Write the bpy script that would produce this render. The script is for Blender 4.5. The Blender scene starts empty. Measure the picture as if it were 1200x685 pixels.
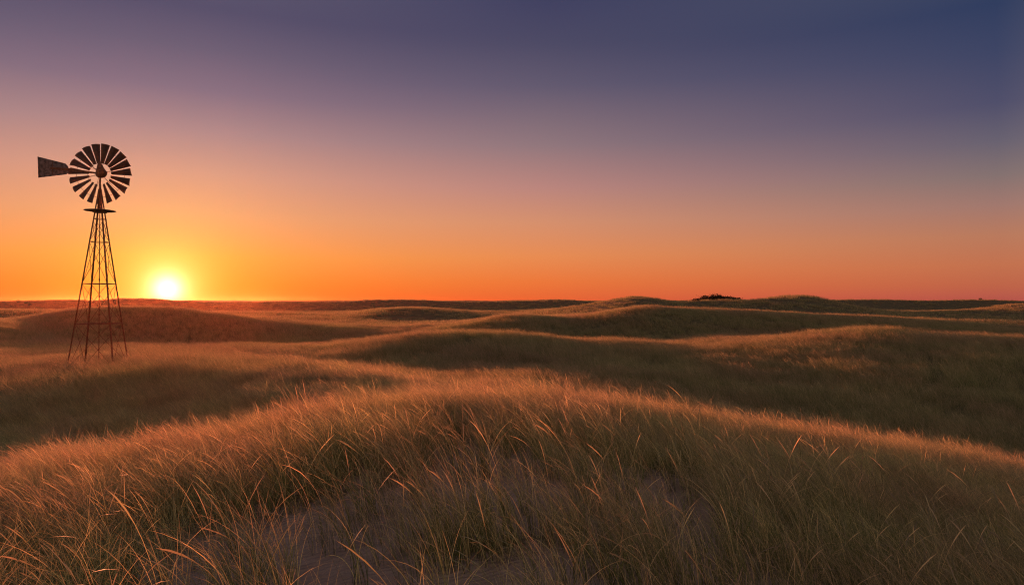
import bpy, bmesh, math, random
import numpy as np
from mathutils import Vector, Matrix

random.seed(7)
RNG = np.random.default_rng(7)
R = math.radians
scene = bpy.context.scene
COL = scene.collection

# --------------------------------------------------------------------------
# camera: eye at the origin, looking along +Y; horizon a little below the middle
# --------------------------------------------------------------------------
F = 800.0            # focal length in units of a 1200 wide frame
HZ = 352.0           # row of the true horizon
cam_d = bpy.data.cameras.new('camera')
cam = bpy.data.objects.new('camera', cam_d)
COL.objects.link(cam)
cam_d.sensor_width = 36.0
cam_d.lens = 24.0
cam_d.clip_start = 0.1
cam_d.clip_end = 40000.0
cam.rotation_euler = (R(90) + math.atan((HZ - 342.5) / F), 0, 0)
scene.camera = cam

SUN_AZ = math.atan((196 - 600) / F)        # to the left of the view axis
SUN_EL = R(2.35)
EXPO = 0.7

# --------------------------------------------------------------------------
# helpers
# --------------------------------------------------------------------------
def perlin(x, y, seed=0):
    r = np.random.default_rng(seed)
    perm = r.permutation(512)
    perm = np.concatenate([perm, perm])
    ang = r.random(512) * 2 * np.pi
    gx, gy = np.cos(ang), np.sin(ang)
    xi, yi = np.floor(x).astype(np.int64), np.floor(y).astype(np.int64)
    xf, yf = x - xi, y - yi
    u = xf ** 3 * (xf * (xf * 6 - 15) + 10)
    v = yf ** 3 * (yf * (yf * 6 - 15) + 10)
    def g(ix, iy, dx, dy):
        h = perm[(perm[ix & 511] + iy) & 511]
        return gx[h] * dx + gy[h] * dy
    a = g(xi, yi, xf, yf); b = g(xi + 1, yi, xf - 1, yf)
    c = g(xi, yi + 1, xf, yf - 1); d = g(xi + 1, yi + 1, xf - 1, yf - 1)
    return (a * (1 - u) + b * u) * (1 - v) + (c * (1 - u) + d * u) * v

def fbm(x, y, oct=4, seed=0):
    s, a = 0, 1.0
    for k in range(oct):
        s = s + a * perlin(x * 2 ** k + 17.3 * k, y * 2 ** k - 9.1 * k, seed + k)
        a *= 0.5
    return s

def pchip_slopes(x, y):
    """x, y: [N, K]; monotone cubic slopes"""
    h = np.diff(x, axis=1); dl = np.diff(y, axis=1) / h
    m = np.zeros_like(y)
    w1 = 2 * h[:, 1:] + h[:, :-1]; w2 = h[:, 1:] + 2 * h[:, :-1]
    same = dl[:, :-1] * dl[:, 1:] > 0
    with np.errstate(divide='ignore', invalid='ignore'):
        hm = (w1 + w2) / (w1 / dl[:, :-1] + w2 / dl[:, 1:])
    m[:, 1:-1] = np.where(same, hm, 0)
    m[:, 0] = 0; m[:, -1] = 0
    return m

def smooth_curve(pts, xs):
    p = np.array(pts, float)
    x, y = p[:, 0][None], p[:, 1][None]
    m = pchip_slopes(x, y)
    x, y, m = x[0], y[0], m[0]
    q = np.clip(xs, x[0], x[-1])
    i = np.clip(np.searchsorted(x, q, side='right') - 1, 0, len(x) - 2)
    h = x[i + 1] - x[i]; t = (q - x[i]) / h
    v = ((1 + 2 * t) * (1 - t) ** 2 * y[i] + t * (1 - t) ** 2 * h * m[i]
         + t * t * (3 - 2 * t) * y[i + 1] + t * t * (t - 1) * h * m[i + 1])
    return v

def blur(a, n):
    k = np.hanning(2 * n + 1); k /= k.sum()
    return np.convolve(np.pad(a, n, mode='edge'), k, mode='valid')

# --------------------------------------------------------------------------
# terrain: rolling dunes as a height function of azimuth and distance
# --------------------------------------------------------------------------
GH = 0.72                                   # how far grass tops rise over the ground
TPX = np.arange(-500, 1701, 4.0)            # bearing table
def tops(curve, depth, gh=GH):
    """ridge: line of the grass tops at a given depth -> ground height"""
    y = smooth_curve(curve, TPX); d = smooth_curve(depth, TPX)
    return d, -(y - HZ) / F * d - gh
def plain(zc, depth):
    return smooth_curve(depth, TPX), smooth_curve(zc, TPX)

LAY = []
LAY.append(plain([(0, -2.95), (650, -2.74), (900, -3.1), (1200, -3.6)], [(0, 5), (1200, 6)]))
# crest of the near dune
LAY.append(tops([(-200, 580), (0, 544), (60, 531), (130, 518), (200, 502), (270, 489), (340, 475), (400, 464), (470, 454),
                 (540, 449), (600, 449), (650, 452), (700, 458), (760, 467), (850, 482), (950, 500), (1050, 516),
                 (1150, 538), (1200, 551), (1400, 605)],
                [(0, 10.0), (200, 11), (400, 13), (600, 14.5), (800, 14.5), (1000, 13.5), (1200, 12.5)], 0.66))
# hollow behind it
LAY.append(plain([(-200, -4.8), (0, -4.6), (200, -4.35), (400, -3.65), (500, -3.3), (600, -3.8), (700, -4.35), (900, -5.15), (1100, -5.75), (1200, -5.9)],
                 [(0, 17.5), (400, 18), (500, 19), (600, 22), (700, 24), (1200, 24)]))
# dune of the windmill
d4 = smooth_curve([(0, 29), (115, 31), (200, 31), (280, 31), (340, 30), (400, 28.5), (450, 27), (500, 26), (560, 27), (650, 33), (1200, 36)], TPX)
y4 = smooth_curve([(-200, 438), (0, 432), (60, 428), (115, 425), (200, 422), (280, 421), (340, 423), (400, 427), (450, 433), (500, 441), (560, 450)], TPX)
zl = -(y4 - HZ) / F * d4 - GH
zr = smooth_curve([(560, -3.7), (600, -3.9), (650, -4.15), (700, -4.4), (800, -4.7), (900, -4.95), (1000, -5.1), (1200, -5.4)], TPX)
w = np.clip((TPX - 510) / 90, 0, 1)
LAY.append((d4, zl * (1 - w) + zr * w))
LAY.append(plain([(0, -4.05), (200, -3.8), (330, -3.95), (400, -4.5), (500, -4.6), (600, -4.6), (750, -4.6), (900, -4.6), (1000, -4.5), (1200, -4.2)],
                 [(0, 45), (400, 42), (600, 43), (900, 46), (1200, 46)]))
# long middle ridge
LAY.append(tops([(0, 403), (100, 402), (250, 401), (330, 401), (400, 399), (450, 392), (501, 387), (544, 384), (585, 385.5), (618, 390), (652, 394),
                 (689, 397), (736, 399.5), (800, 402), (850, 399), (901, 394), (951, 389), (985, 384), (1008, 380.5), (1035, 381), (1069, 385), (1136, 389), (1200, 392)],
                [(0, 57), (400, 58), (900, 58), (1010, 63), (1200, 60)]))
# hollow / side ridges
d7 = smooth_curve([(0, 80), (90, 82), (400, 86), (700, 88), (1200, 86)], TPX)
y7 = smooth_curve([(-100, 366), (0, 375), (50, 387), (90, 396), (140, 407), (400, 406), (560, 402), (640, 398), (760, 396), (860, 391), (960, 394), (1200, 398)], TPX)
LAY.append((d7, -(y7 - HZ) / F * d7 - GH))
# hill before the sun, and its neighbours
LAY.append(tops([(-100, 378), (0, 373), (40, 368), (84, 362), (134, 358.5), (175, 357.5), (201, 358.5), (235, 362), (268, 367), (319, 374), (370, 379), (400, 381), (450, 383), (500, 382),
                 (534, 379), (561, 374), (591, 368), (618, 366.5), (655, 370.5), (689, 367.5), (712, 362), (736, 358.5), (753, 357), (769, 357.5), (800, 359.5),
                 (850, 361), (901, 364), (968, 367), (1035, 370), (1102, 373), (1200, 377)],
                [(0, 108), (200, 108), (400, 114), (600, 110), (760, 112), (1200, 118)]))
LAY.append(plain([(0, -5.0), (300, -5.4), (480, -5.7), (600, -5.0), (750, -4.0), (930, -4.4), (1200, -5.4)], [(0, 168), (750, 180), (1200, 172)]))
LAY.append(tops([(0, 361.5), (60, 362), (200, 364), (330, 368), (390, 369), (417, 365.5), (450, 360), (494, 358.5), (524, 361.5), (561, 365), (600, 368), (640, 363), (689, 355.5), (722, 348.6),
                 (749, 345.4), (769, 348), (800, 353.5), (820, 349.6), (850, 348.8), (877, 349.8), (900, 347.6), (915, 345.2), (930, 344.6), (946, 345.4), (968, 349.5), (988, 354), (1015, 360.5),
                 (1050, 366), (1100, 364), (1153, 360.2), (1180, 356), (1200, 354.5), (1300, 352)],
                [(0, 215), (450, 215), (750, 240), (930, 225), (1200, 235)]))
LAY.append(plain([(0, -6.0), (450, -6.0), (700, -5.2), (900, -5.2), (1200, -6.0)], [(0, 385), (1200, 390)]))
LAY.append(tops([(0, 353.5), (40, 353), (67, 351.6), (90, 351.6), (110, 353), (141, 350.2), (180, 350.2), (206, 353), (300, 354), (400, 353.4), (437, 351.2), (484, 351.4), (540, 353.6), (620, 353), (655, 351), (690, 353), (837, 352), (900, 353), (1000, 351.6), (1040, 351.6), (1070, 353), (1120, 351.6), (1165, 352.2), (1200, 353)],
                [(0, 440), (600, 450), (1200, 440)], -0.05))
LAY.append(plain([(0, -4.5), (1200, -4.5)], [(0, 560), (1200, 560)]))
LAY = [(blur(d, 3), blur(z, 3)) for d, z in LAY]
KN = len(LAY)

def height(x, y):
    x = np.asarray(x, float); y = np.asarray(y, float)
    shp = x.shape
    x = x.ravel(); y = y.ravel()
    r = np.hypot(x, y) + 1e-6
    phi = np.clip(np.arctan2(x, y), -R(46), R(46))
    u = np.tan(phi)
    px = 600 + u * F
    sec = np.sqrt(1 + u * u)
    kr = np.empty((len(r), KN + 3)); kz = np.empty((len(r), KN + 3))
    kr[:, 0] = 0.0; 
    for k, (d, z) in enumerate(LAY):
        kr[:, k + 1] = np.interp(px, TPX, d) * sec
        kz[:, k + 1] = np.interp(px, TPX, z)
    kz[:, 0] = kz[:, 1]
    kr[:, KN + 1] = 900.0; kz[:, KN + 1] = -2.2
    kr[:, KN + 2] = 30000.0; kz[:, KN + 2] = -2.2
    m = pchip_slopes(kr, kz)
    # segment of every sample
    i = (r[:, None] >= kr).sum(1) - 1
    i = np.clip(i, 0, KN + 1)
    a = np.arange(len(r))
    x0, x1 = kr[a, i], kr[a, i + 1]; h = x1 - x0; t = np.clip((r - x0) / h, 0, 1)
    z = ((1 + 2 * t) * (1 - t) ** 2 * kz[a, i] + t * (1 - t) ** 2 * h * m[a, i]
         + t * t * (3 - 2 * t) * kz[a, i + 1] + t * t * (t - 1) * h * m[a, i + 1])
    # hummocks of every size
    z += 0.06 * fbm(x / 3.1, y / 3.1, 3, 3) * np.clip((30 - r) / 18, 0.3, 1)
    z += 0.13 * fbm(x / 24.0, y / 24.0, 2, 11) * np.clip((r - 40) / 60, 0, 1)
    z += 0.5 * fbm(x / 55.0, y / 40.0, 2, 23) * np.clip((r - 125) / 130, 0, 1)
    far = np.clip((r - 480) / 300, 0, 1)
    hills = np.abs(fbm(x / 380.0, y / 210.0, 3, 31)) * 6.5 - 1.2
    z += far * hills * np.clip(r / 1800, 0.5, 1.2)
    z += np.clip((r - 3500) / 6000, 0, 1) * (fbm(x / 2600.0, y / 900.0, 2, 41) * 5)
    return z.reshape(shp)

def ground_z(x, y):
    return float(height(np.array([x]), np.array([y]))[0])

# --------------------------------------------------------------------------
# materials
# --------------------------------------------------------------------------
def new_mat(name):
    m = bpy.data.materials.new(name); m.use_nodes = True
    nt = m.node_tree
    for n in list(nt.nodes): nt.nodes.remove(n)
    out = nt.nodes.new('ShaderNodeOutputMaterial')
    return m, nt, out

def N(nt, t, **kw):
    n = nt.nodes.new(t)
    for k, v in kw.items(): setattr(n, k, v)
    return n

def ramp(nt, stops, interp='LINEAR'):
    n = nt.nodes.new('ShaderNodeValToRGB')
    n.color_ramp.interpolation = interp
    e = n.color_ramp.elements
    while len(e) > 1: e.remove(e[-1])
    for k, (p, c) in enumerate(stops):
        el = e[0] if k == 0 else e.new(p)
        el.position = p; el.color = (*c, 1) if len(c) == 3 else c
    return n

def sand_material():
    m, nt, out = new_mat('dune_ground')
    L = nt.links.new
    geo = N(nt, 'ShaderNodeNewGeometry')
    # bare sand
    n1 = N(nt, 'ShaderNodeTexNoise'); n1.inputs['Scale'].default_value = 3.0; n1.inputs['Detail'].default_value = 8
    L(geo.outputs['Position'], n1.inputs['Vector'])
    c_sand = ramp(nt, [(0.3, (0.30, 0.195, 0.155)), (0.7, (0.42, 0.285, 0.23))])
    L(n1.outputs['Fac'], c_sand.inputs['Fac'])
    # litter of dead grass
    n2 = N(nt, 'ShaderNodeTexNoise'); n2.inputs['Scale'].default_value = 22.0; n2.inputs['Detail'].default_value = 6
    L(geo.outputs['Position'], n2.inputs['Vector'])
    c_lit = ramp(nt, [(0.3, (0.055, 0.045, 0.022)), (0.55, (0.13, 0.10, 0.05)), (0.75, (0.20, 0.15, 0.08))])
    L(n2.outputs['Fac'], c_lit.inputs['Fac'])
    att = N(nt, 'ShaderNodeAttribute', attribute_name='bare')
    n3 = N(nt, 'ShaderNodeTexNoise'); n3.inputs['Scale'].default_value = 7.0; n3.inputs['Detail'].default_value = 5
    L(geo.outputs['Position'], n3.inputs['Vector'])
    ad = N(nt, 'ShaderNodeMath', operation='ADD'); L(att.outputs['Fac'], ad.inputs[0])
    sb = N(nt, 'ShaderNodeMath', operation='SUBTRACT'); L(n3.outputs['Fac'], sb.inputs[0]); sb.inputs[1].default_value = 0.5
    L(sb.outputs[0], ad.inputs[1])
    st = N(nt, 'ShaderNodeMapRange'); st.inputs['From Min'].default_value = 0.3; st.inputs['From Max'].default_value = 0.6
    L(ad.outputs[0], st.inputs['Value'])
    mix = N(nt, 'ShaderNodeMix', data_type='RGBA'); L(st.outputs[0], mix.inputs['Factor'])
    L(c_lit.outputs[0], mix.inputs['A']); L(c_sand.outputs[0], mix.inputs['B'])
    bs = N(nt, 'ShaderNodeBsdfPrincipled'); bs.inputs['Roughness'].default_value = 0.95
    bs.inputs['Specular IOR Level'].default_value = 0.1
    L(mix.outputs['Result'], bs.inputs['Base Color'])
    # wind ripples and grain
    mp = N(nt, 'ShaderNodeMapping'); mp.inputs['Rotation'].default_value = (0, 0, R(58))
    L(geo.outputs['Position'], mp.inputs['Vector'])
    wv = N(nt, 'ShaderNodeTexWave', wave_profile='SIN'); wv.inputs['Scale'].default_value = 3.2
    wv.inputs['Distortion'].default_value = 11.0; wv.inputs['Detail'].default_value = 2.5; wv.inputs['Detail Scale'].default_value = 0.8
    L(mp.outputs[0], wv.inputs['Vector'])
    g = N(nt, 'ShaderNodeTexNoise'); g.inputs['Scale'].default_value = 60; g.inputs['Detail'].default_value = 6
    L(geo.outputs['Position'], g.inputs['Vector'])
    mm = N(nt, 'ShaderNodeMath', operation='MULTIPLY_ADD'); L(g.outputs['Fac'], mm.inputs[0]); mm.inputs[1].default_value = 1.3; L(wv.outputs['Fac'], mm.inputs[2])
    bp = N(nt, 'ShaderNodeBump'); bp.inputs['Strength'].default_value = 0.8; bp.inputs['Distance'].default_value = 0.03
    L(mm.outputs[0], bp.inputs['Height']); L(bp.outputs[0], bs.inputs['Normal'])
    L(bs.outputs[0], out.inputs['Surface'])
    return m

def grass_material(name, base, mid, tip, green, trans=0.55, patch=0.6, straw=None):
    """blade colour runs from the foot to the dry tip; every clump leans greener or drier"""
    m, nt, out = new_mat(name)
    L = nt.links.new
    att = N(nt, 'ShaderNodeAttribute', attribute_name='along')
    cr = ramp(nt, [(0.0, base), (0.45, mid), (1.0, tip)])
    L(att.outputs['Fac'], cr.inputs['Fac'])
    oi = N(nt, 'ShaderNodeObjectInfo')
    tone = N(nt, 'ShaderNodeAttribute', attribute_name='tone')      # per blade
    ad = N(nt, 'ShaderNodeMath', operation='MULTIPLY'); L(tone.outputs['Fac'], ad.inputs[0]); L(oi.outputs['Random'], ad.inputs[1])
    mx = N(nt, 'ShaderNodeMix', data_type='RGBA'); L(ad.outputs[0], mx.inputs['Factor'])
    L(cr.outputs[0], mx.inputs['A']); mx.inputs['B'].default_value = (*green, 1)
    sm = N(nt, 'ShaderNodeMapRange'); sm.inputs['From Min'].default_value = 0.62; sm.inputs['From Max'].default_value = 0.78
    L(tone.outputs['Fac'], sm.inputs['Value'])
    m3 = N(nt, 'ShaderNodeMix', data_type='RGBA'); L(sm.outputs[0], m3.inputs['Factor'])
    L(mx.outputs['Result'], m3.inputs['A']); m3.inputs['B'].default_value = (*(straw or green), 1)
    geo = N(nt, 'ShaderNodeNewGeometry')
    pn = N(nt, 'ShaderNodeTexNoise'); pn.inputs['Scale'].default_value = patch; pn.inputs['Detail'].default_value = 3
    L(geo.outputs['Position'], pn.inputs['Vector'])
    hs = N(nt, 'ShaderNodeHueSaturation')
    hr = N(nt, 'ShaderNodeMapRange'); hr.inputs['From Min'].default_value = 0.3; hr.inputs['From Max'].default_value = 0.7
    hr.inputs['To Min'].default_value = 0.475; hr.inputs['To Max'].default_value = 0.525
    L(pn.outputs['Fac'], hr.inputs['Value']); L(hr.outputs[0], hs.inputs['Hue'])
    mr = N(nt, 'ShaderNodeMapRange'); mr.inputs['To Min'].default_value = 0.55; mr.inputs['To Max'].default_value = 1.45
    L(tone.outputs['Fac'], mr.inputs['Value']); L(mr.outputs[0], hs.inputs['Value'])
    L(m3.outputs['Result'], hs.inputs['Color'])
    df = N(nt, 'ShaderNodeBsdfDiffuse'); L(hs.outputs[0], df.inputs['Color'])
    tr = N(nt, 'ShaderNodeBsdfTranslucent'); L(hs.outputs[0], tr.inputs['Color'])
    m1 = N(nt, 'ShaderNodeMixShader'); m1.inputs[0].default_value = trans
    L(df.outputs[0], m1.inputs[1]); L(tr.outputs[0], m1.inputs[2])
    gl = N(nt, 'ShaderNodeBsdfAnisotropic'); gl.inputs['Roughness'].default_value = 0.45
    gl.inputs['Color'].default_value = (0.8, 0.75, 0.65, 1)
    m2 = N(nt, 'ShaderNodeMixShader'); m2.inputs[0].default_value = 0.05
    L(m1.outputs[0], m2.inputs[1]); L(gl.outputs[0], m2.inputs[2])
    L(m2.outputs[0], out.inputs['Surface'])
    return m

def metal_material(name, dark, rust, rough=0.75, scale=9.0, metallic=0.25):
    m, nt, out = new_mat(name)
    L = nt.links.new
    tc = N(nt, 'ShaderNodeTexCoord')
    n = N(nt, 'ShaderNodeTexNoise'); n.inputs['Scale'].default_value = scale; n.inputs['Detail'].default_value = 8
    L(tc.outputs['Object'], n.inputs['Vector'])
    cr = ramp(nt, [(0.35, dark), (0.65, rust)]); L(n.outputs['Fac'], cr.inputs['Fac'])
    bs = N(nt, 'ShaderNodeBsdfPrincipled'); L(cr.outputs[0], bs.inputs['Base Color'])
    bs.inputs['Roughness'].default_value = rough; bs.inputs['Metallic'].default_value = metallic
    bp = N(nt, 'ShaderNodeBump'); bp.inputs['Strength'].default_value = 0.3; bp.inputs['Distance'].default_value = 0.004
    L(n.outputs['Fac'], bp.inputs['Height']); L(bp.outputs[0], bs.inputs['Normal'])
    L(bs.outputs[0], out.inputs['Surface'])
    return m

M_GROUND = sand_material()
M_NEAR = grass_material('marram_blades', (0.065, 0.07, 0.02), (0.24, 0.22, 0.068), (0.62, 0.43, 0.27), (0.10, 0.165, 0.035), straw=(0.66, 0.46, 0.22))  # green foot, darkened further to put shade into the gaps between blades
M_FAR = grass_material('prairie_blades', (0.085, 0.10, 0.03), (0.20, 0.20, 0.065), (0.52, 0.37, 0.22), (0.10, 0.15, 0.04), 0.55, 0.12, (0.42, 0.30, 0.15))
M_STEEL = metal_material('rusted_steel', (0.10, 0.036, 0.022), (0.24, 0.080, 0.038))
M_BLADE = metal_material('rusted_sheet', (0.060, 0.030, 0.028), (0.13, 0.055, 0.040), scale=5)
M_VANE = metal_material('weathered_vane', (0.060, 0.035, 0.038), (0.23, 0.15, 0.15), scale=6.5, metallic=0.1)
M_WOOD = metal_material('old_planks', (0.07, 0.045, 0.03), (0.13, 0.085, 0.06), scale=14, metallic=0)
M_BUSH = grass_material('bush_leaves', (0.025, 0.025, 0.012), (0.03, 0.03, 0.014), (0.035, 0.033, 0.016), (0.025, 0.032, 0.013), 0.15)
M_BARK = metal_material('bush_bark', (0.05, 0.035, 0.025), (0.09, 0.06, 0.045), metallic=0, scale=20)

# --------------------------------------------------------------------------
# object helpers
# --------------------------------------------------------------------------
def link_mesh(name, verts, faces, mat, parent=None, smooth=False, link=True):
    me = bpy.data.meshes.new(name)
    me.from_pydata(verts, [], faces); me.update()
    if mat: me.materials.append(mat)
    if smooth: me.polygons.foreach_set('use_smooth', [True] * len(me.polygons))
    o = bpy.data.objects.new(name, me)
    if link: COL.objects.link(o)
    if parent: o.parent = parent
    return o

def obj(name, bm, mat, parent=None, smooth=False):
    bmesh.ops.recalc_face_normals(bm, faces=bm.faces)
    me = bpy.data.meshes.new(name); bm.to_mesh(me); bm.free()
    me.materials.append(mat)
    if smooth: me.polygons.foreach_set('use_smooth', [True] * len(me.polygons))
    o = bpy.data.objects.new(name, me); COL.objects.link(o)
    if parent: o.parent = parent
    return o

def thing(name, label, cat, loc, group=None):
    o = bpy.data.objects.new(name, None); COL.objects.link(o)
    o.location = loc; o['label'] = label; o['category'] = cat
    if group: o['group'] = group
    return o

def tube(bm, a, b, r0, r1=None, n=8):
    a, b = Vector(a), Vector(b); r1 = r0 if r1 is None else r1
    d = (b - a).normalized()
    s = d.orthogonal().normalized(); t = d.cross(s)
    rings = []
    for p, r in ((a, r0), (b, r1)):
        rings.append([bm.verts.new(p + (s * math.cos(k * 2 * math.pi / n) + t * math.sin(k * 2 * math.pi / n)) * r) for k in range(n)])
    for k in range(n):
        bm.faces.new((rings[0][k], rings[0][(k + 1) % n], rings[1][(k + 1) % n], rings[1][k]))
    bm.faces.new(rings[0][::-1]); bm.faces.new(rings[1])

def prism(bm, pts, vec):
    """closed outline pts pushed along vec"""
    vec = Vector(vec)
    a = [bm.verts.new(Vector(p)) for p in pts]; b = [bm.verts.new(Vector(p) + vec) for p in pts]
    n = len(pts)
    for k in range(n): bm.faces.new((a[k], a[(k + 1) % n], b[(k + 1) % n], b[k]))
    bm.faces.new(a[::-1]); bm.faces.new(b)

def angle_iron(bm, a, b, out_dir, w, t):
    """L-section bar from a to b, its corner pointing along out_dir"""
    a, b = Vector(a), Vector(b); d = (b - a).normalized()
    o = Vector(out_dir); o = (o - d * o.dot(d)).normalized(); s = d.cross(o)
    e1 = (-o + s).normalized(); e2 = (-o - s).normalized()
    sec = [Vector((0, 0, 0)), e1 * w, e1 * w + e2 * t, e1 * t + e2 * t, e2 * w + e1 * t, e2 * w]
    prism(bm, [a + q for q in sec], b - a)

def ring(bm, c, r, rr, n=64, m=6):
    vs = []
    for k in range(n):
        a = 2 * math.pi * k / n
        row = []
        for j in range(m):
            b = 2 * math.pi * j / m
            q = r + rr * math.cos(b)
            row.append(bm.verts.new((c[0] + q * math.sin(a), c[1] + rr * math.sin(b), c[2] + q * math.cos(a))))
        vs.append(row)
    for k in range(n):
        for j in range(m):
            bm.faces.new((vs[k][j], vs[(k + 1) % n][j], vs[(k + 1) % n][(j + 1) % m], vs[k][(j + 1) % m]))

# --------------------------------------------------------------------------
# the ground, one sheet out to the horizon
# --------------------------------------------------------------------------
def bareness(x, y):
    """1 where the near dune shows open sand"""
    r = np.hypot(x, y)
    px = 600 + x / np.maximum(y, 0.5) * F
    crest = np.interp(px, TPX, LAY[1][0])
    near = np.clip((crest - 1.2 - y) / 4.2, 0, 1)
    side = np.clip(1.25 - np.abs(px - 420) / 560, 0, 1) ** 0.7
    n = fbm(x / 2.3 + 5.2, y / 1.7, 3, 61)
    return np.clip(near * side * (1.35 + 1.5 * n), 0, 1)

def build_ground():
    fine = np.linspace(-R(44), R(44), 760)
    coarse = np.linspace(R(44), 2 * math.pi - R(44), 140)[1:-1]
    az = np.concatenate([fine, coarse])
    rr = [0.0]
    r = 1.0
    while r < 2500:
        rr.append(r)
        r += max(0.12, r * 0.0125)
    rr = np.array(rr)
    A, Rr = np.meshgrid(az, rr[1:])
    X = Rr * np.sin(A); Y = Rr * np.cos(A)
    Z = height(X, Y)
    nr, na = X.shape
    verts = np.stack([X, Y, Z], -1).reshape(-1, 3)
    verts = np.concatenate([verts, [[0, 0, ground_z(0, 0.01)]]])
    i, j = np.meshgrid(np.arange(nr - 1), np.arange(na), indexing='ij')
    j2 = (j + 1) % na
    q = np.stack([i * na + j, i * na + j2, (i + 1) * na + j2, (i + 1) * na + j], -1).reshape(-1, 4)
    # winding so that normals point up
    q = q[:, ::-1]
    c = len(verts) - 1
    k = np.arange(na)
    tri = np.stack([np.full(na, c), (k + 1) % na, k], -1)
    me = bpy.data.meshes.new('ground')
    me.vertices.add(len(verts)); me.vertices.foreach_set('co', verts.ravel())
    loops = np.concatenate([q.ravel(), tri.ravel()]).astype(np.int32)
    starts = np.concatenate([np.arange(len(q)) * 4, len(q) * 4 + np.arange(na) * 3]).astype(np.int32)
    me.loops.add(len(loops)); me.loops.foreach_set('vertex_index', loops)
    me.polygons.add(len(starts)); me.polygons.foreach_set('loop_start', starts)
    me.update(calc_edges=True); me.validate()
    me.polygons.foreach_set('use_smooth', np.ones(len(me.polygons), bool))
    a = me.attributes.new('bare', 'FLOAT', 'POINT')
    b = bareness(verts[:, 0], verts[:, 1]); b[-1] = 0
    a.data.foreach_set('value', b.astype(np.float32))
    me.materials.append(M_GROUND)
    o = bpy.data.objects.new('ground', me); COL.objects.link(o)
    o['kind'] = 'structure'
    return o
build_ground()

# --------------------------------------------------------------------------
# grass clumps (sources, kept out of the scene) and the fields made of them
# --------------------------------------------------------------------------
def clump(name, mat, nblades, radius, h0, h1, wid, seg=7, heads=0.15, rng=None, lean=math.pi, spread=0.9, droop=(0.5, 1.5), stray=0.25, tilt=(0.05, 0.35)):
    V, Fc, AL, TO = [], [], [], []
    def ribbon(p, az, h, w, t0, t1, tone, face, head):
        n = seg
        pts = [np.array(p, float)]
        dirs = []
        step = h / n
        for k in range(n):
            s = (k + 0.5) / n
            th = t0 + (t1 - t0) * s ** 1.8
            d = np.array([math.sin(th) * math.cos(az), math.sin(th) * math.sin(az), math.cos(th)])
            dirs.append(d); pts.append(pts[-1] + d * step)
        dirs.append(dirs[-1])
        side = np.array([math.cos(face), math.sin(face), 0.0])
        i0 = len(V)
        for k in range(n + 1):
            s = k / n
            d = dirs[k]
            sd = side - d * np.dot(side, d); sd /= np.linalg.norm(sd)
            if head and s > 0.74:
                hw = w * (1.35 if s < 0.95 else 0.9)
            else:
                hw = w * (0.75 + 0.5 * s if s < 0.3 else (1 - s) ** 0.75 * 1.15)
                if head: hw = w * 0.45
            if k == n:
                V.append(pts[k]); AL.append(s); TO.append(tone)
            else:
                V.append(pts[k] - sd * hw * 0.5); V.append(pts[k] + sd * hw * 0.5)
                AL.extend((s, s)); TO.extend((tone, tone))
        for k in range(n - 1):
            a = i0 + 2 * k
            Fc.append((a, a + 1, a + 3, a + 2))
        a = i0 + 2 * (n - 1)
        Fc.append((a, a + 1, a + 2))
    for b in range(nblades):
        rr = radius * math.sqrt(rng.random()); aa = rng.random() * 2 * math.pi
        az = lean + rng.normal() * spread if rng.random() > stray else rng.random() * 2 * math.pi
        h = h0 + (h1 - h0) * rng.random() ** 0.8
        head = rng.random() < heads
        t0 = tilt[0] + (tilt[1] - tilt[0]) * rng.random()
        t1 = t0 + droop[0] + (droop[1] - droop[0]) * rng.random() ** 1.15
        if head: t1 = t0 + 0.5 + 0.9 * rng.random(); h *= 1.08
        ribbon((rr * math.cos(aa), rr * math.sin(aa), -0.04), az, h, wid * (0.7 + 0.6 * rng.random()), t0, t1, rng.random(), rng.random() * math.pi, head)
    me = bpy.data.meshes.new(name)
    me.from_pydata([tuple(v) for v in V], [], Fc); me.update()
    me.polygons.foreach_set('use_smooth', [True] * len(me.polygons))
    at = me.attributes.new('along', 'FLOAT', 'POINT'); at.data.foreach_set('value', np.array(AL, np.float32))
    at = me.attributes.new('tone', 'FLOAT', 'POINT'); at.data.foreach_set('value', np.array(TO, np.float32))
    me.materials.append(mat)
    return bpy.data.objects.new(name, me)

def source_collection(name, objs):
    c = bpy.data.collections.new(name)
    for o in objs: c.objects.link(o)
    return c

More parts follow.
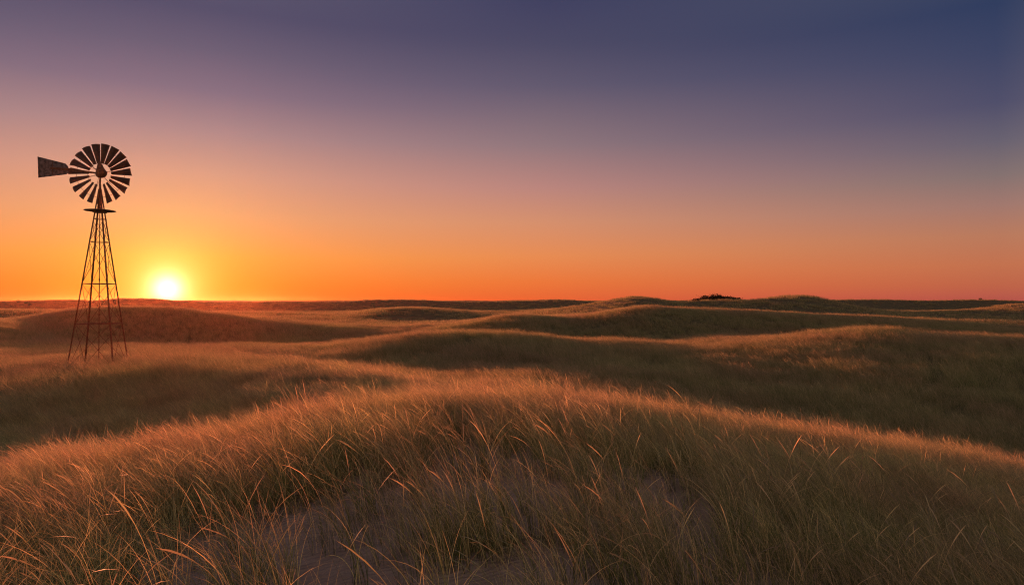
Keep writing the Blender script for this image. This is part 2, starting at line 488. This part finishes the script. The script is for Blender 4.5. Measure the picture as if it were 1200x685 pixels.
def field(name, pts, rot, scl, pick, coll, mat):
    me = bpy.data.meshes.new(name)
    me.vertices.add(len(pts)); me.vertices.foreach_set('co', np.asarray(pts, np.float32).ravel())
    a = me.attributes.new('turn', 'FLOAT_VECTOR', 'POINT'); a.data.foreach_set('vector', np.asarray(rot, np.float32).ravel())
    a = me.attributes.new('size', 'FLOAT_VECTOR', 'POINT'); a.data.foreach_set('vector', np.asarray(scl, np.float32).ravel())
    a = me.attributes.new('pick', 'INT', 'POINT'); a.data.foreach_set('value', np.asarray(pick, np.int32))
    me.materials.append(mat)
    o = bpy.data.objects.new(name, me); COL.objects.link(o)
    o['kind'] = 'stuff'
    ng = bpy.data.node_groups.new(name + '_scatter', 'GeometryNodeTree')
    ng.interface.new_socket('Geometry', in_out='INPUT', socket_type='NodeSocketGeometry')
    ng.interface.new_socket('Geometry', in_out='OUTPUT', socket_type='NodeSocketGeometry')
    gi = ng.nodes.new('NodeGroupInput'); go = ng.nodes.new('NodeGroupOutput')
    ip = ng.nodes.new('GeometryNodeInstanceOnPoints')
    ci = ng.nodes.new('GeometryNodeCollectionInfo')
    ci.inputs['Collection'].default_value = coll
    ci.inputs['Separate Children'].default_value = True
    ci.inputs['Reset Children'].default_value = True
    def named(n, t):
        q = ng.nodes.new('GeometryNodeInputNamedAttribute'); q.data_type = t
        q.inputs['Name'].default_value = n
        return q.outputs['Attribute']
    L = ng.links.new
    L(gi.outputs[0], ip.inputs['Points']); L(ci.outputs[0], ip.inputs['Instance'])
    ip.inputs['Pick Instance'].default_value = True
    L(named('pick', 'INT'), ip.inputs['Instance Index'])
    L(named('turn', 'FLOAT_VECTOR'), ip.inputs['Rotation'])
    L(named('size', 'FLOAT_VECTOR'), ip.inputs['Scale'])
    L(ip.outputs[0], go.inputs[0])
    md = o.modifiers.new('scatter', 'NODES'); md.node_group = ng
    return o

def scatter(r0, r1, n, power=1.0, half=R(42)):
    """n points in the fan ahead; power 1 spreads evenly over the ground, less crowds the near end"""
    t = RNG.random(n)
    e = 2.0 * power
    r = (r0 ** e + t * (r1 ** e - r0 ** e)) ** (1 / e)
    a = (RNG.random(n) * 2 - 1) * half
    return r * np.sin(a), r * np.cos(a)

def exposed(x, y, gh, slack=0.9):
    """drop clumps that lie deep in hollows no one near the camera can see into"""
    az = np.linspace(-R(43), R(43), 345); rr = np.geomspace(3, 1500, 420)
    A, Q = np.meshgrid(az, rr, indexing='ij')
    e = height(Q * np.sin(A), Q * np.cos(A)) / Q
    run = np.maximum.accumulate(e, axis=1)
    r = np.hypot(x, y); a = np.arctan2(x, y)
    ia = np.clip(np.round((a + R(43)) / R(86) * 344).astype(int), 0, 344)
    ir = np.clip(np.searchsorted(rr, r) - 2, 0, 419)
    lim = np.minimum(np.minimum(run[np.maximum(ia - 2, 0), ir], run[ia, ir]), run[np.minimum(ia + 2, 344), ir])
    return (height(x, y) + gh + slack) / r > lim

def plant(name, x, y, coll, ncl, mat, s0, s1, turn=0.5, lowfreq=6.0, seed=0, rough=0.35):
    ok = exposed(x, y, 1.0, 0.5 + 0.004 * np.hypot(x, y)); x, y = x[ok], y[ok]
    n = len(x); print(name, n)
    z = height(x, y)
    hn = fbm(x / lowfreq, y / lowfreq, 3, 70 + seed)
    s = (s0 + (s1 - s0) * RNG.random(n)) * np.clip(1 + rough * 1.6 * hn, 0.45, 1.6)
    s = s * (1 + 0.45 * bareness(x, y)) if seed == 1 else s
    wind = 0.6 * fbm(x / (lowfreq * 2), y / (lowfreq * 2), 2, 90 + seed)
    rot = np.zeros((n, 3)); rot[:, 2] = RNG.normal(0, turn, n) + wind
    scl = np.stack([s * (0.9 + 0.2 * RNG.random(n)), s * (0.9 + 0.2 * RNG.random(n)), s * (0.85 + 0.3 * RNG.random(n))], -1)
    return field(name, np.stack([x, y, z], -1), rot, scl, RNG.integers(0, ncl, n), coll, mat)

near_src = source_collection('near_sources', [clump('grass_clump', M_NEAR, int(RNG.integers(28, 46)), 0.13, 0.45, 1.12, 0.0034, 9, 0.09, RNG, droop=(0.55, 2.0), tilt=(0.05, 0.45)) for _ in range(14)])
front_src = source_collection('front_sources', [clump('grass_clump', M_NEAR, int(RNG.integers(12, 26)), 0.12, 0.65, 1.30, 0.0074, 11, 0.07, RNG, spread=0.8, droop=(0.6, 1.9), tilt=(0.03, 0.42), stray=0.2) for _ in range(14)])
mid_src = source_collection('mid_sources', [clump('grass_clump', M_FAR, 70, 0.42, 0.40, 0.88, 0.0068, 5, 0.18, RNG, droop=(0.3, 1.1)) for _ in range(10)])
far_src = source_collection('far_sources', [clump('grass_clump', M_FAR, 110, 1.5, 0.45, 0.9, 0.026, 4, 0.3, RNG, droop=(0.25, 0.9)) for _ in range(8)])

# near dune: thick on the crest, broken by open sand in front
x, y = scatter(4.5, 31, 80000, 0.9)
b = bareness(x, y)
tuft = np.clip((fbm(x / 0.85, y / 0.85, 2, 5) - 0.16) * 5, 0, 1)          # on open sand it grows in separate tufts
dens = (1 - b) * np.clip(0.9 + 0.9 * fbm(x / 0.9, y / 0.9, 2, 6), 0.25, 1) + b * (0.006 + 0.16 * tuft)
def frontness(x, y):
    crest = np.interp(600 + x / np.maximum(y, 0.5) * F, TPX, LAY[1][0])
    return np.clip((crest - 1.5 - y) / 3.0, 0, 1)
keep = RNG.random(len(x)) < dens * (1 - 0.72 * frontness(x, y))
x, y = x[keep], y[keep]
plant('marram_grass', x, y, near_src, 14, M_NEAR, 0.54, 0.82, 0.45, 1.6, 1, 0.28)
# long arching tussocks on the face towards the camera
x, y = scatter(4.5, 16, 9000)
b = bareness(x, y); f = frontness(x, y)
tuft = np.clip((fbm(x / 0.9, y / 0.9, 2, 5) - 0.02) * 4, 0, 1)
keep = RNG.random(len(x)) < f * ((1 - b) * 0.5 + b * (0.015 + 0.36 * tuft))
x, y = x[keep], y[keep]
plant('marram_tussocks', x, y, front_src, 14, M_NEAR, 0.72, 1.02, 0.45, 1.6, 4, 0.22)
# middle dunes
x, y = scatter(27, 140, 60000, 0.72)
dm = np.hypot(x - (116.3 - 600) / F * 37.0, y - 37.0)                   # thin, trodden grass under the tower
keep = (dm > 2.3) | (RNG.random(len(x)) < 0.30)
x, y = x[keep], y[keep]
plant('dune_grass', x, y, mid_src, 10, M_FAR, 0.78, 1.15, 0.5, 6.5, 2, 0.3)
# far dunes
x, y = scatter(125, 900, 34000, 0.55)
plant('prairie_grass', x, y, far_src, 8, M_FAR, 0.75, 1.15, 0.5, 30.0, 3)

# --------------------------------------------------------------------------
# the windmill
# --------------------------------------------------------------------------
WD = 37.0
S = WD / F
def wz(py): return (HZ - py) * S                 # world height of a row at the windmill
WX = (116.3 - 600) * S
def wx(px): return (px - 116.3) * S
ZG = ground_z(WX, WD)
mill = thing('windmill', 'rusty steel farm windmill with many-bladed wheel and tail vane standing on the left dune', 'windmill', (WX, WD, ZG))
def lz(py): return wz(py) - ZG
TH = R(56)
def rad(z):                                      # half diagonal of the tower at a local height
    z0, z1 = lz(418), lz(237)
    return 1.53 + (0.205 - 1.53) * (z - z0) / (z1 - z0)
def corner(k, z, f=1.0):
    a = TH + k * math.pi / 2
    r = rad(z) * f
    return Vector((r * math.cos(a), r * math.sin(a), z))
ZTOP = lz(222)
for k in range(4):
    bm = bmesh.new()
    zb = ground_z(WX + corner(k, 0).x, WD + corner(k, 0).y) - ZG - 0.25
    a = TH + k * math.pi / 2
    angle_iron(bm, corner(k, zb), corner(k, ZTOP), (math.cos(a), math.sin(a), 0), 0.068, 0.008)
    obj('leg', bm, M_STEEL, mill)
levels = [lz(378.6), lz(332), lz(283), lz(256)]
for z in levels:
    for k in range(4):
        bm = bmesh.new()
        p, q = corner(k, z, 0.985), corner((k + 1) % 4, z, 0.985)
        m_ = (p + q) / 2
        angle_iron(bm, p, q, (m_.x, m_.y, 0.6 * m_.length), 0.042, 0.006)
        obj('girt', bm, M_STEEL, mill)
bays = [0.15] + levels[:3] + [lz(258)]
for b0, b1 in zip(bays[:-1], bays[1:]):
    for k in range(4):
        for p, q in ((corner(k, b0, 0.96), corner((k + 1) % 4, b1 - 0.05, 0.96)), (corner((k + 1) % 4, b0, 0.94), corner(k, b1 - 0.05, 0.94))):
            bm = bmesh.new(); tube(bm, p, q, 0.012, n=6)
            obj('brace_rod', bm, M_STEEL, mill)
# pump pipe in the middle
bm = bmesh.new(); tube(bm, (0, 0, -0.3), (0, 0, lz(240)), 0.022, n=10)
for k in range(1, 9):
    tube(bm, (0, 0, k * 0.95), (0, 0, k * 0.95 + 0.09), 0.036, n=10)
obj('pump_pipe', bm, M_STEEL, mill)
# round plank platform under the wheel
bm = bmesh.new()
zp = lz(246.8)
def disc(n, r, z): return [(r * math.cos(2 * math.pi * k / n), r * math.sin(2 * math.pi * k / n), z) for k in range(n)]
prism(bm, disc(20, 0.76, zp - 0.005), (0, 0, 0.024))
plat = obj('platform', bm, M_WOOD, mill)
bm = bmesh.new()
for a in (0, math.pi / 2):
    d = Vector((math.cos(TH + math.pi / 4 + a), math.sin(TH + math.pi / 4 + a), 0)); e = Vector((-d.y, d.x, 0))
    for s in (-0.16, 0.16):
        zz = zp - 0.032 - (0.052 if a else 0)
        L_ = 0.3
        prism(bm, [d * -L_ + e * (s - .025) + Vector((0, 0, zz - .025)), d * -L_ + e * (s + .025) + Vector((0, 0, zz - .025)),
                   d * -L_ + e * (s + .025) + Vector((0, 0, zz + .025)), d * -L_ + e * (s - .025) + Vector((0, 0, zz + .025))], d * 2 * L_)
obj('joist', bm, M_WOOD, plat)
# mast
ZH = lz(202.2)
bm = bmesh.new(); tube(bm, (0, 0, lz(245)), (0, 0, ZH - 0.12), 0.052, 0.046, n=12)
tube(bm, (0, 0, ZTOP - 0.1), (0, 0, ZTOP + 0.02), 0.1, n=12)
obj('mast', bm, M_STEEL, mill)
# gearbox with its pointed hood
secs = [(-0.24, -0.10, 0.10, 0.08), (-0.19, -0.16, 0.2, 0.15), (-0.08, -0.19, 0.27, 0.20), (0.04, -0.185, 0.29, 0.21), (0.10, -0.165, 0.25, 0.20),
        (0.22, -0.135, 0.16, 0.17), (0.36, -0.12, 0.085, 0.13), (0.47, -0.095, 0.035, 0.09), (0.54, -0.06, 0.0, 0.05), (0.565, -0.04, -0.015, 0.02)]
bm = bmesh.new(); rows = []
for (z, xa, xb, dy) in secs:
    cx, hx = (xa + xb) / 2, (xb - xa) / 2
    cx, hx, dy, z = cx * 1.2, hx * 1.08, dy * 1.1, z * 1.10
    rows.append([bm.verts.new((cx + hx * math.copysign(abs(math.cos(t)) ** 0.6, math.cos(t)), 0.02 + dy * math.copysign(abs(math.sin(t)) ** 0.6, math.sin(t)), ZH + z))
                 for t in [2 * math.pi * (k + 0.5) / 16 for k in range(16)]])
for p, q in zip(rows[:-1], rows[1:]):
    for k in range(16): bm.faces.new((p[k], p[(k + 1) % 16], q[(k + 1) % 16], q[k]))
bm.faces.new(rows[0][::-1]); bm.faces.new(rows[-1])
gear = obj('gearbox', bm, M_STEEL, mill, smooth=True)
bm = bmesh.new(); tube(bm, (-0.17, 0.05, ZH), (-0.185, 0.34, ZH), 0.035, n=12)
obj('shaft', bm, M_STEEL, gear)
# wheel behind the tower
WY = 0.32
wheel = bpy.data.objects.new('wheel', None); COL.objects.link(wheel); wheel.parent = mill
wheel.location = (-0.185, WY, ZH); wheel.rotation_euler = (0, 0, R(3))
NB = 19
RO, RI = 1.655, 0.585
first = None
for k in range(NB):
    if first is None:
        bm = bmesh.new()
        rows = []
        for i in range(7):
            t = i / 6
            r = RI + (RO - RI) * t
            w_ = 0.155 + (0.425 - 0.155) * t
            pitch = R(30 - 10 * t)
            row_f, row_b = [], []
            for j in range(5):
                s = j / 4 - 0.5
                xx = s * w_
                bow = 0.055 * w_ / 0.4 * (1 - (2 * s) ** 2)
                px_r = xx * math.cos(pitch) + bow * math.sin(pitch)
                py_r = xx * math.sin(pitch) - bow * math.cos(pitch)
                row_f.append(bm.verts.new((px_r, py_r - 0.0015, r - 0.012 * (2 * s) ** 2)))
                row_b.append(bm.verts.new((px_r, py_r + 0.0015, r - 0.012 * (2 * s) ** 2)))
            rows.append((row_f, row_b))
        for (fa_, ba_), (fb_, bb_) in zip(rows[:-1], rows[1:]):
            for j in range(4):
                bm.faces.new((fa_[j], fa_[j + 1], fb_[j + 1], fb_[j]))
                bm.faces.new((ba_[j + 1], ba_[j], bb_[j], bb_[j + 1]))
            bm.faces.new((fa_[0], fb_[0], bb_[0], ba_[0])); bm.faces.new((fa_[4], ba_[4], bb_[4], fb_[4]))
        for (f_, b_) in (rows[0], rows[-1]):
            for j in range(4): bm.faces.new((f_[j], f_[j + 1], b_[j + 1], b_[j]))
        first = obj('blade', bm, M_BLADE, wheel)
        o = first
    else:
        o = first.copy(); COL.objects.link(o); o.parent = wheel
    o.rotation_euler = (random.uniform(-.015, .015), R(-8.6 + k * 360 / NB + random.uniform(-.9, .9)), 0)
bm = bmesh.new(); ring(bm, (0, 0.02, 0), 1.28, 0.010)
obj('outer_ring', bm, M_STEEL, wheel)
bm = bmesh.new(); ring(bm, (0, 0.02, 0), 0.68, 0.009)
obj('inner_ring', bm, M_STEEL, wheel)
for k in range(6):
    a = R(14 + 60 * k)
    bm = bmesh.new()
    tube(bm, (0.04 * math.sin(a), -0.08, 0.04 * math.cos(a)), (1.28 * math.sin(a), 0.02, 1.28 * math.cos(a)), 0.009, n=6)
    tube(bm, (0.04 * math.sin(a), 0.10, 0.04 * math.cos(a)), (0.68 * math.sin(a), 0.02, 0.68 * math.cos(a)), 0.008, n=6)
    obj('spoke', bm, M_STEEL, wheel)
bm = bmesh.new(); tube(bm, (0, -0.12, 0), (0, 0.12, 0), 0.075, n=16)
obj('hub', bm, M_STEEL, wheel)
# tail: folded beside the wheel, its vane seen broadside
TY = -0.10
tail = bpy.data.objects.new('tail', None); COL.objects.link(tail); tail.parent = mill
tail.location = (0.06, TY, ZH)
def tp(px, py): return Vector((wx(px), 0, (202.2 - py) * S))
bm = bmesh.new()
prism(bm, [tp(42.8, 183.4), tp(75.5, 191.6), tp(78.9, 195.2), tp(78.9, 202.6), tp(77.0, 204.4), tp(43.9, 208.3)], (0, 0.006, 0))
vane = obj('tail_vane', bm, M_VANE, tail)
bm = bmesh.new()
for (p, q) in ((tp(44.6, 184.6), tp(45.4, 207.2)), (tp(60.5, 188.8), tp(60.9, 205.3))):
    bm = bmesh.new(); tube(bm, p + Vector((0, -0.012, 0)), q + Vector((0, -0.012, 0)), 0.014, n=6)
    obj('stiffener', bm, M_STEEL, vane)
bm = bmesh.new()
prism(bm, [tp(58, 196.0) + Vector((0, -.03, 0)), tp(80, 197.0) + Vector((0, -.03, 0)), tp(112, 202.0) + Vector((0, -.03, 0)), tp(112, 203.9) + Vector((0, -.03, 0)),
           tp(80, 200.6) + Vector((0, -.03, 0)), tp(58, 198.2) + Vector((0, -.03, 0))], (0, 0.022, 0))
obj('tail_boom', bm, M_STEEL, tail)
bm = bmesh.new(); tube(bm, tp(80, 193.5) + Vector((0, -.02, 0)), tp(113, 198) + Vector((0, -.02, 0)), 0.012, n=6)
obj('stay_rod', bm, M_STEEL, tail)

# --------------------------------------------------------------------------
# bushes on the far crests
# --------------------------------------------------------------------------
def bush(px, depth, wid, hgt, label, seed, group='dark bushes on the far dune crests', leafy=420, lift=0.0):
    rg = np.random.default_rng(seed)
    X = (px - 600) / F * depth
    root = thing('bush', label, 'bush', (X, depth, ground_z(X, depth) + lift), group)
    bm = bmesh.new()
    tips = []
    for k in range(9):
        a = rg.random() * 2 * math.pi; L_ = hgt * (0.6 + 0.5 * rg.random()); sp = wid * 0.42 * rg.random() ** 0.5
        p0 = Vector((0.25 * sp * math.cos(a), 0.25 * sp * math.sin(a), -0.2)); p1 = Vector((0.7 * sp * math.cos(a), 0.7 * sp * math.sin(a), L_ * 0.55)); p2 = Vector((sp * math.cos(a), sp * math.sin(a), L_))
        tube(bm, p0, p1, 0.035, 0.022, 5); tube(bm, p1, p2, 0.022, 0.008, 5)
        tips += [p1, p2, (p1 + p2) / 2]
    obj('stem', bm, M_BARK, root)
    V, Fc = [], []
    for k in range(leafy):
        t = tips[rg.integers(len(tips))]
        p = np.array(t) + rg.normal(size=3) * np.array([wid * 0.13, wid * 0.13, hgt * 0.13])
        p[2] = max(p[2] * (0.25 + 0.75 * rg.random()), 0.05)
        d = rg.normal(size=3); d /= np.linalg.norm(d); e = np.cross(d, rg.normal(size=3)); e /= np.linalg.norm(e)
        s = 0.08 + 0.08 * rg.random()
        i = len(V)
        V += [tuple(p - d * s * 1.8), tuple(p + e * s * 0.8), tuple(p + d * s * 1.8), tuple(p - e * s * 0.8)]
        Fc.append((i, i + 1, i + 2, i + 3))
    link_mesh('foliage', V, Fc, M_BUSH, root)
    return root
BD = 236
bush(838, BD, 4.2, 2.0, 'tallest dark bush on the crest right of centre with twigs sticking up', 1, leafy=1900)
bush(829, BD + 2, 4.4, 1.6, 'dark round bush directly left of the tallest bush on the crest', 2, leafy=1700)
bush(819, BD + 3, 4.0, 1.1, 'low dark bush at the left end of the bush row on the crest', 3, leafy=1400)
bush(849, BD + 1, 4.6, 1.4, 'wide dark bush directly right of the tallest bush on the crest', 4, leafy=1700)
bush(860, BD + 1, 4.2, 1.0, 'low dark bush at the right end of the bush row on the crest', 7, leafy=1400)
bush(1149, 452, 2.2, 1.6, 'small lone dark bush on the flat skyline at far right', 5, None)
bush(21, 452, 2.0, 1.3, 'tiny lone dark bush on the skyline at far left beyond the windmill', 6, None)

# --------------------------------------------------------------------------
# light: low sun ahead on the left, dusk sky
# --------------------------------------------------------------------------
sd = bpy.data.lights.new('sun', 'SUN')
sun = bpy.data.objects.new('sun', sd); COL.objects.link(sun)
sd.energy = 5.0; sd.angle = R(0.6); sd.color = (1.0, 0.285, 0.135)
to_sun = Vector((math.sin(SUN_AZ) * math.cos(SUN_EL), math.cos(SUN_AZ) * math.cos(SUN_EL), math.sin(SUN_EL)))
sun.rotation_euler = to_sun.to_track_quat('Z', 'Y').to_euler()

def lin(c):
    return tuple((v / 255 / 12.92) if v / 255 <= 0.04045 else ((v / 255 + 0.055) / 1.055) ** 2.4 for v in c)

def build_sky():
    wd = bpy.data.worlds.new('World'); scene.world = wd; wd.use_nodes = True
    nt = wd.node_tree
    for n in list(nt.nodes): nt.nodes.remove(n)
    L = nt.links.new
    out = N(nt, 'ShaderNodeOutputWorld'); 
    tc = N(nt, 'ShaderNodeTexCoord')
    nrm = N(nt, 'ShaderNodeVectorMath', operation='NORMALIZE'); L(tc.outputs['Generated'], nrm.inputs[0])
    sp = N(nt, 'ShaderNodeSeparateXYZ'); L(nrm.outputs[0], sp.inputs[0])
    # azimuth away from the sun: cosine over the horizontal plane
    hx = N(nt, 'ShaderNodeCombineXYZ'); L(sp.outputs['X'], hx.inputs['X']); L(sp.outputs['Y'], hx.inputs['Y'])
    hn = N(nt, 'ShaderNodeVectorMath', operation='NORMALIZE'); L(hx.outputs[0], hn.inputs[0])
    dt = N(nt, 'ShaderNodeVectorMath', operation='DOT_PRODUCT'); L(hn.outputs[0], dt.inputs[0])
    dt.inputs[1].default_value = (math.sin(SUN_AZ), math.cos(SUN_AZ), 0)
    ac = N(nt, 'ShaderNodeMath', operation='ARCCOSINE'); L(dt.outputs['Value'], ac.inputs[0])
    def el(y, px):
        u = (px - 600) / F
        return max(0.0, math.sin(math.atan((HZ - y) / F / math.sqrt(1 + u * u))))
    def sky_ramp(stops, px, k=2.0 ** -EXPO):
        st = sorted([(el(y, px), tuple(v * k for v in lin(c))) for y, c in stops])
        zen = tuple(v * 1.0 for v in lin((90, 89, 96)))  # overhead sky out of view, raised as part of the fill
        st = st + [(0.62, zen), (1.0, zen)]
        r = ramp(nt, st, 'B_SPLINE' if False else 'EASE')
        r.color_ramp.interpolation = 'LINEAR'
        L(sp.outputs['Z'], r.inputs['Fac'])
        return r
    r_sun = sky_ramp([(352, (243, 100, 30)), (335, (246, 118, 36)), (300, (246, 145, 62)), (250, (230, 152, 106)), (200, (208, 146, 126)), (150, (171, 129, 132)), (100, (130, 104, 124)), (50, (103, 88, 112)), (0, (81, 73, 102))], 196)
    r_mid = sky_ramp([(352, (228, 98, 52)), (330, (232, 116, 58)), (300, (228, 136, 80)), (260, (210, 140, 106)), (220, (184, 130, 122)), (170, (142, 115, 121)), (100, (96, 86, 108)), (50, (74, 70, 97)), (0, (62, 61, 93))], 640)
    r_far = sky_ramp([(352, (182, 86, 76)), (335, (190, 99, 72)), (310, (194, 112, 78)), (275, (184, 120, 92)), (240, (160, 118, 108)), (205, (131, 111, 110)), (165, (103, 95, 110)), (120, (78, 76, 104)), (60, (60, 66, 98)), (0, (46, 58, 92))], 1170)
    r_anti = sky_ramp([(352, (158, 126, 110)), (300, (198, 162, 128)), (220, (194, 167, 134)), (120, (178, 162, 138)), (0, (148, 142, 134))], 600, 0.84)  # unseen sky behind the camera, brightened as fill for the shaded slopes
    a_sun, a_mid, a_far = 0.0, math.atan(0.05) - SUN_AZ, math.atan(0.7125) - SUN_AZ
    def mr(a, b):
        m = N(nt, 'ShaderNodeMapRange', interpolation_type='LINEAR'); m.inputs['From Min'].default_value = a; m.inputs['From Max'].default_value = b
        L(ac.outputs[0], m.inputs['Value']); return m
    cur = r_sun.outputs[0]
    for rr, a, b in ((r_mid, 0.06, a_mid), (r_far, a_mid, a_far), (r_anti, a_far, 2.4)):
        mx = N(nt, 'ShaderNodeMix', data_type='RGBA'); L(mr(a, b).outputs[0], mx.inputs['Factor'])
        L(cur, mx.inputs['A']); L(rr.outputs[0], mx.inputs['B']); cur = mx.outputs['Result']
    # the sun's disc and aureole (angle from the sun)
    vis_el = math.atan((HZ - 338.5) / F * math.cos(SUN_AZ))
    sv = (math.sin(SUN_AZ) * math.cos(vis_el), math.cos(SUN_AZ) * math.cos(vis_el), math.sin(vis_el))
    ds = N(nt, 'ShaderNodeVectorMath', operation='DISTANCE'); L(nrm.outputs[0], ds.inputs[0]); ds.inputs[1].default_value = sv
    def glow(width, col, power=1.0):
        a = N(nt, 'ShaderNodeMath', operation='DIVIDE'); L(ds.outputs['Value'], a.inputs[0]); a.inputs[1].default_value = width
        p = N(nt, 'ShaderNodeMath', operation='POWER'); L(a.outputs[0], p.inputs[0]); p.inputs[1].default_value = power
        ng = N(nt, 'ShaderNodeMath', operation='MULTIPLY'); L(p.outputs[0], ng.inputs[0]); ng.inputs[1].default_value = -1
        ex = N(nt, 'ShaderNodeMath', operation='EXPONENT'); L(ng.outputs[0], ex.inputs[0])
        sc = N(nt, 'ShaderNodeVectorMath', operation='SCALE'); sc.inputs[0].default_value = col; L(ex.outputs[0], sc.inputs['Scale'])
        return sc.outputs[0]
    for wdt, col, pw in ((0.0150, (1.1, 0.95, 0.72), 1.7), (0.030, (0.6, 0.52, 0.20), 1.25), (0.066, (0.10, 0.16, 0.0), 1.4), (0.17, (0.02, 0.018, 0.0), 1.5)):
        ad = N(nt, 'ShaderNodeVectorMath', operation='ADD'); L(cur, ad.inputs[0]); L(glow(wdt, col, pw), ad.inputs[1]); cur = ad.outputs[0]
    # scattering of the real atmosphere
    sk = N(nt, 'ShaderNodeTexSky'); sk.sky_type = 'NISHITA'; sk.sun_disc = False
    sk.sun_elevation = SUN_EL; sk.sun_rotation = SUN_AZ
    sk.air_density = 1.0; sk.dust_density = 1.5; sk.ozone_density = 2.0
    ss = N(nt, 'ShaderNodeVectorMath', operation='SCALE'); L(sk.outputs[0], ss.inputs[0]); ss.inputs['Scale'].default_value = NISHITA
    ad = N(nt, 'ShaderNodeVectorMath', operation='ADD'); L(cur, ad.inputs[0]); L(ss.outputs[0], ad.inputs[1])
    bg = N(nt, 'ShaderNodeBackground'); L(ad.outputs[0], bg.inputs['Color']); bg.inputs['Strength'].default_value = 1.0
    L(bg.outputs[0], out.inputs['Surface'])
NISHITA = 0.004
build_sky()

# --------------------------------------------------------------------------
# evening haze: thin air that scatters the low sun forward
# --------------------------------------------------------------------------
def build_haze():
    m, nt, out = new_mat('evening_haze')
    v = N(nt, 'ShaderNodeVolumePrincipled')
    v.inputs['Color'].default_value = (0.92, 0.34, 0.15, 1)
    v.inputs['Density'].default_value = HAZE
    v.inputs['Anisotropy'].default_value = 0.90
    nt.links.new(v.outputs[0], out.inputs['Volume'])
    bm = bmesh.new()
    bmesh.ops.create_cube(bm, size=1.0)
    for q in bm.verts:
        q.co.x *= 5400; q.co.y *= 5400
        q.co.z = 10.5 if q.co.z > 0 else -14.0
    o = obj('haze', bm, m); o['kind'] = 'stuff'
    return o
HAZE = 0.32e-4
if HAZE > 0: build_haze()

# --------------------------------------------------------------------------
# render settings
# --------------------------------------------------------------------------
vs = scene.view_settings
vs.view_transform = 'Standard'; vs.look = 'None'; vs.gamma = 1.0; vs.exposure = EXPO
vs.use_curve_mapping = False
scene.render.engine = 'CYCLES'
cy = scene.cycles
cy.max_bounces = 4; cy.diffuse_bounces = 2; cy.glossy_bounces = 2; cy.transmission_bounces = 4; cy.transparent_max_bounces = 6
cy.volume_bounces = 0
cy.use_denoising = True; cy.denoiser = 'OPENIMAGEDENOISE'; cy.denoising_input_passes = 'RGB_ALBEDO_NORMAL'; cy.denoising_prefilter = 'NONE'
cy.sample_clamp_indirect = 4.0; cy.sample_clamp_direct = 12.0
cy.pixel_filter_type = 'BLACKMAN_HARRIS'; cy.filter_width = 1.1
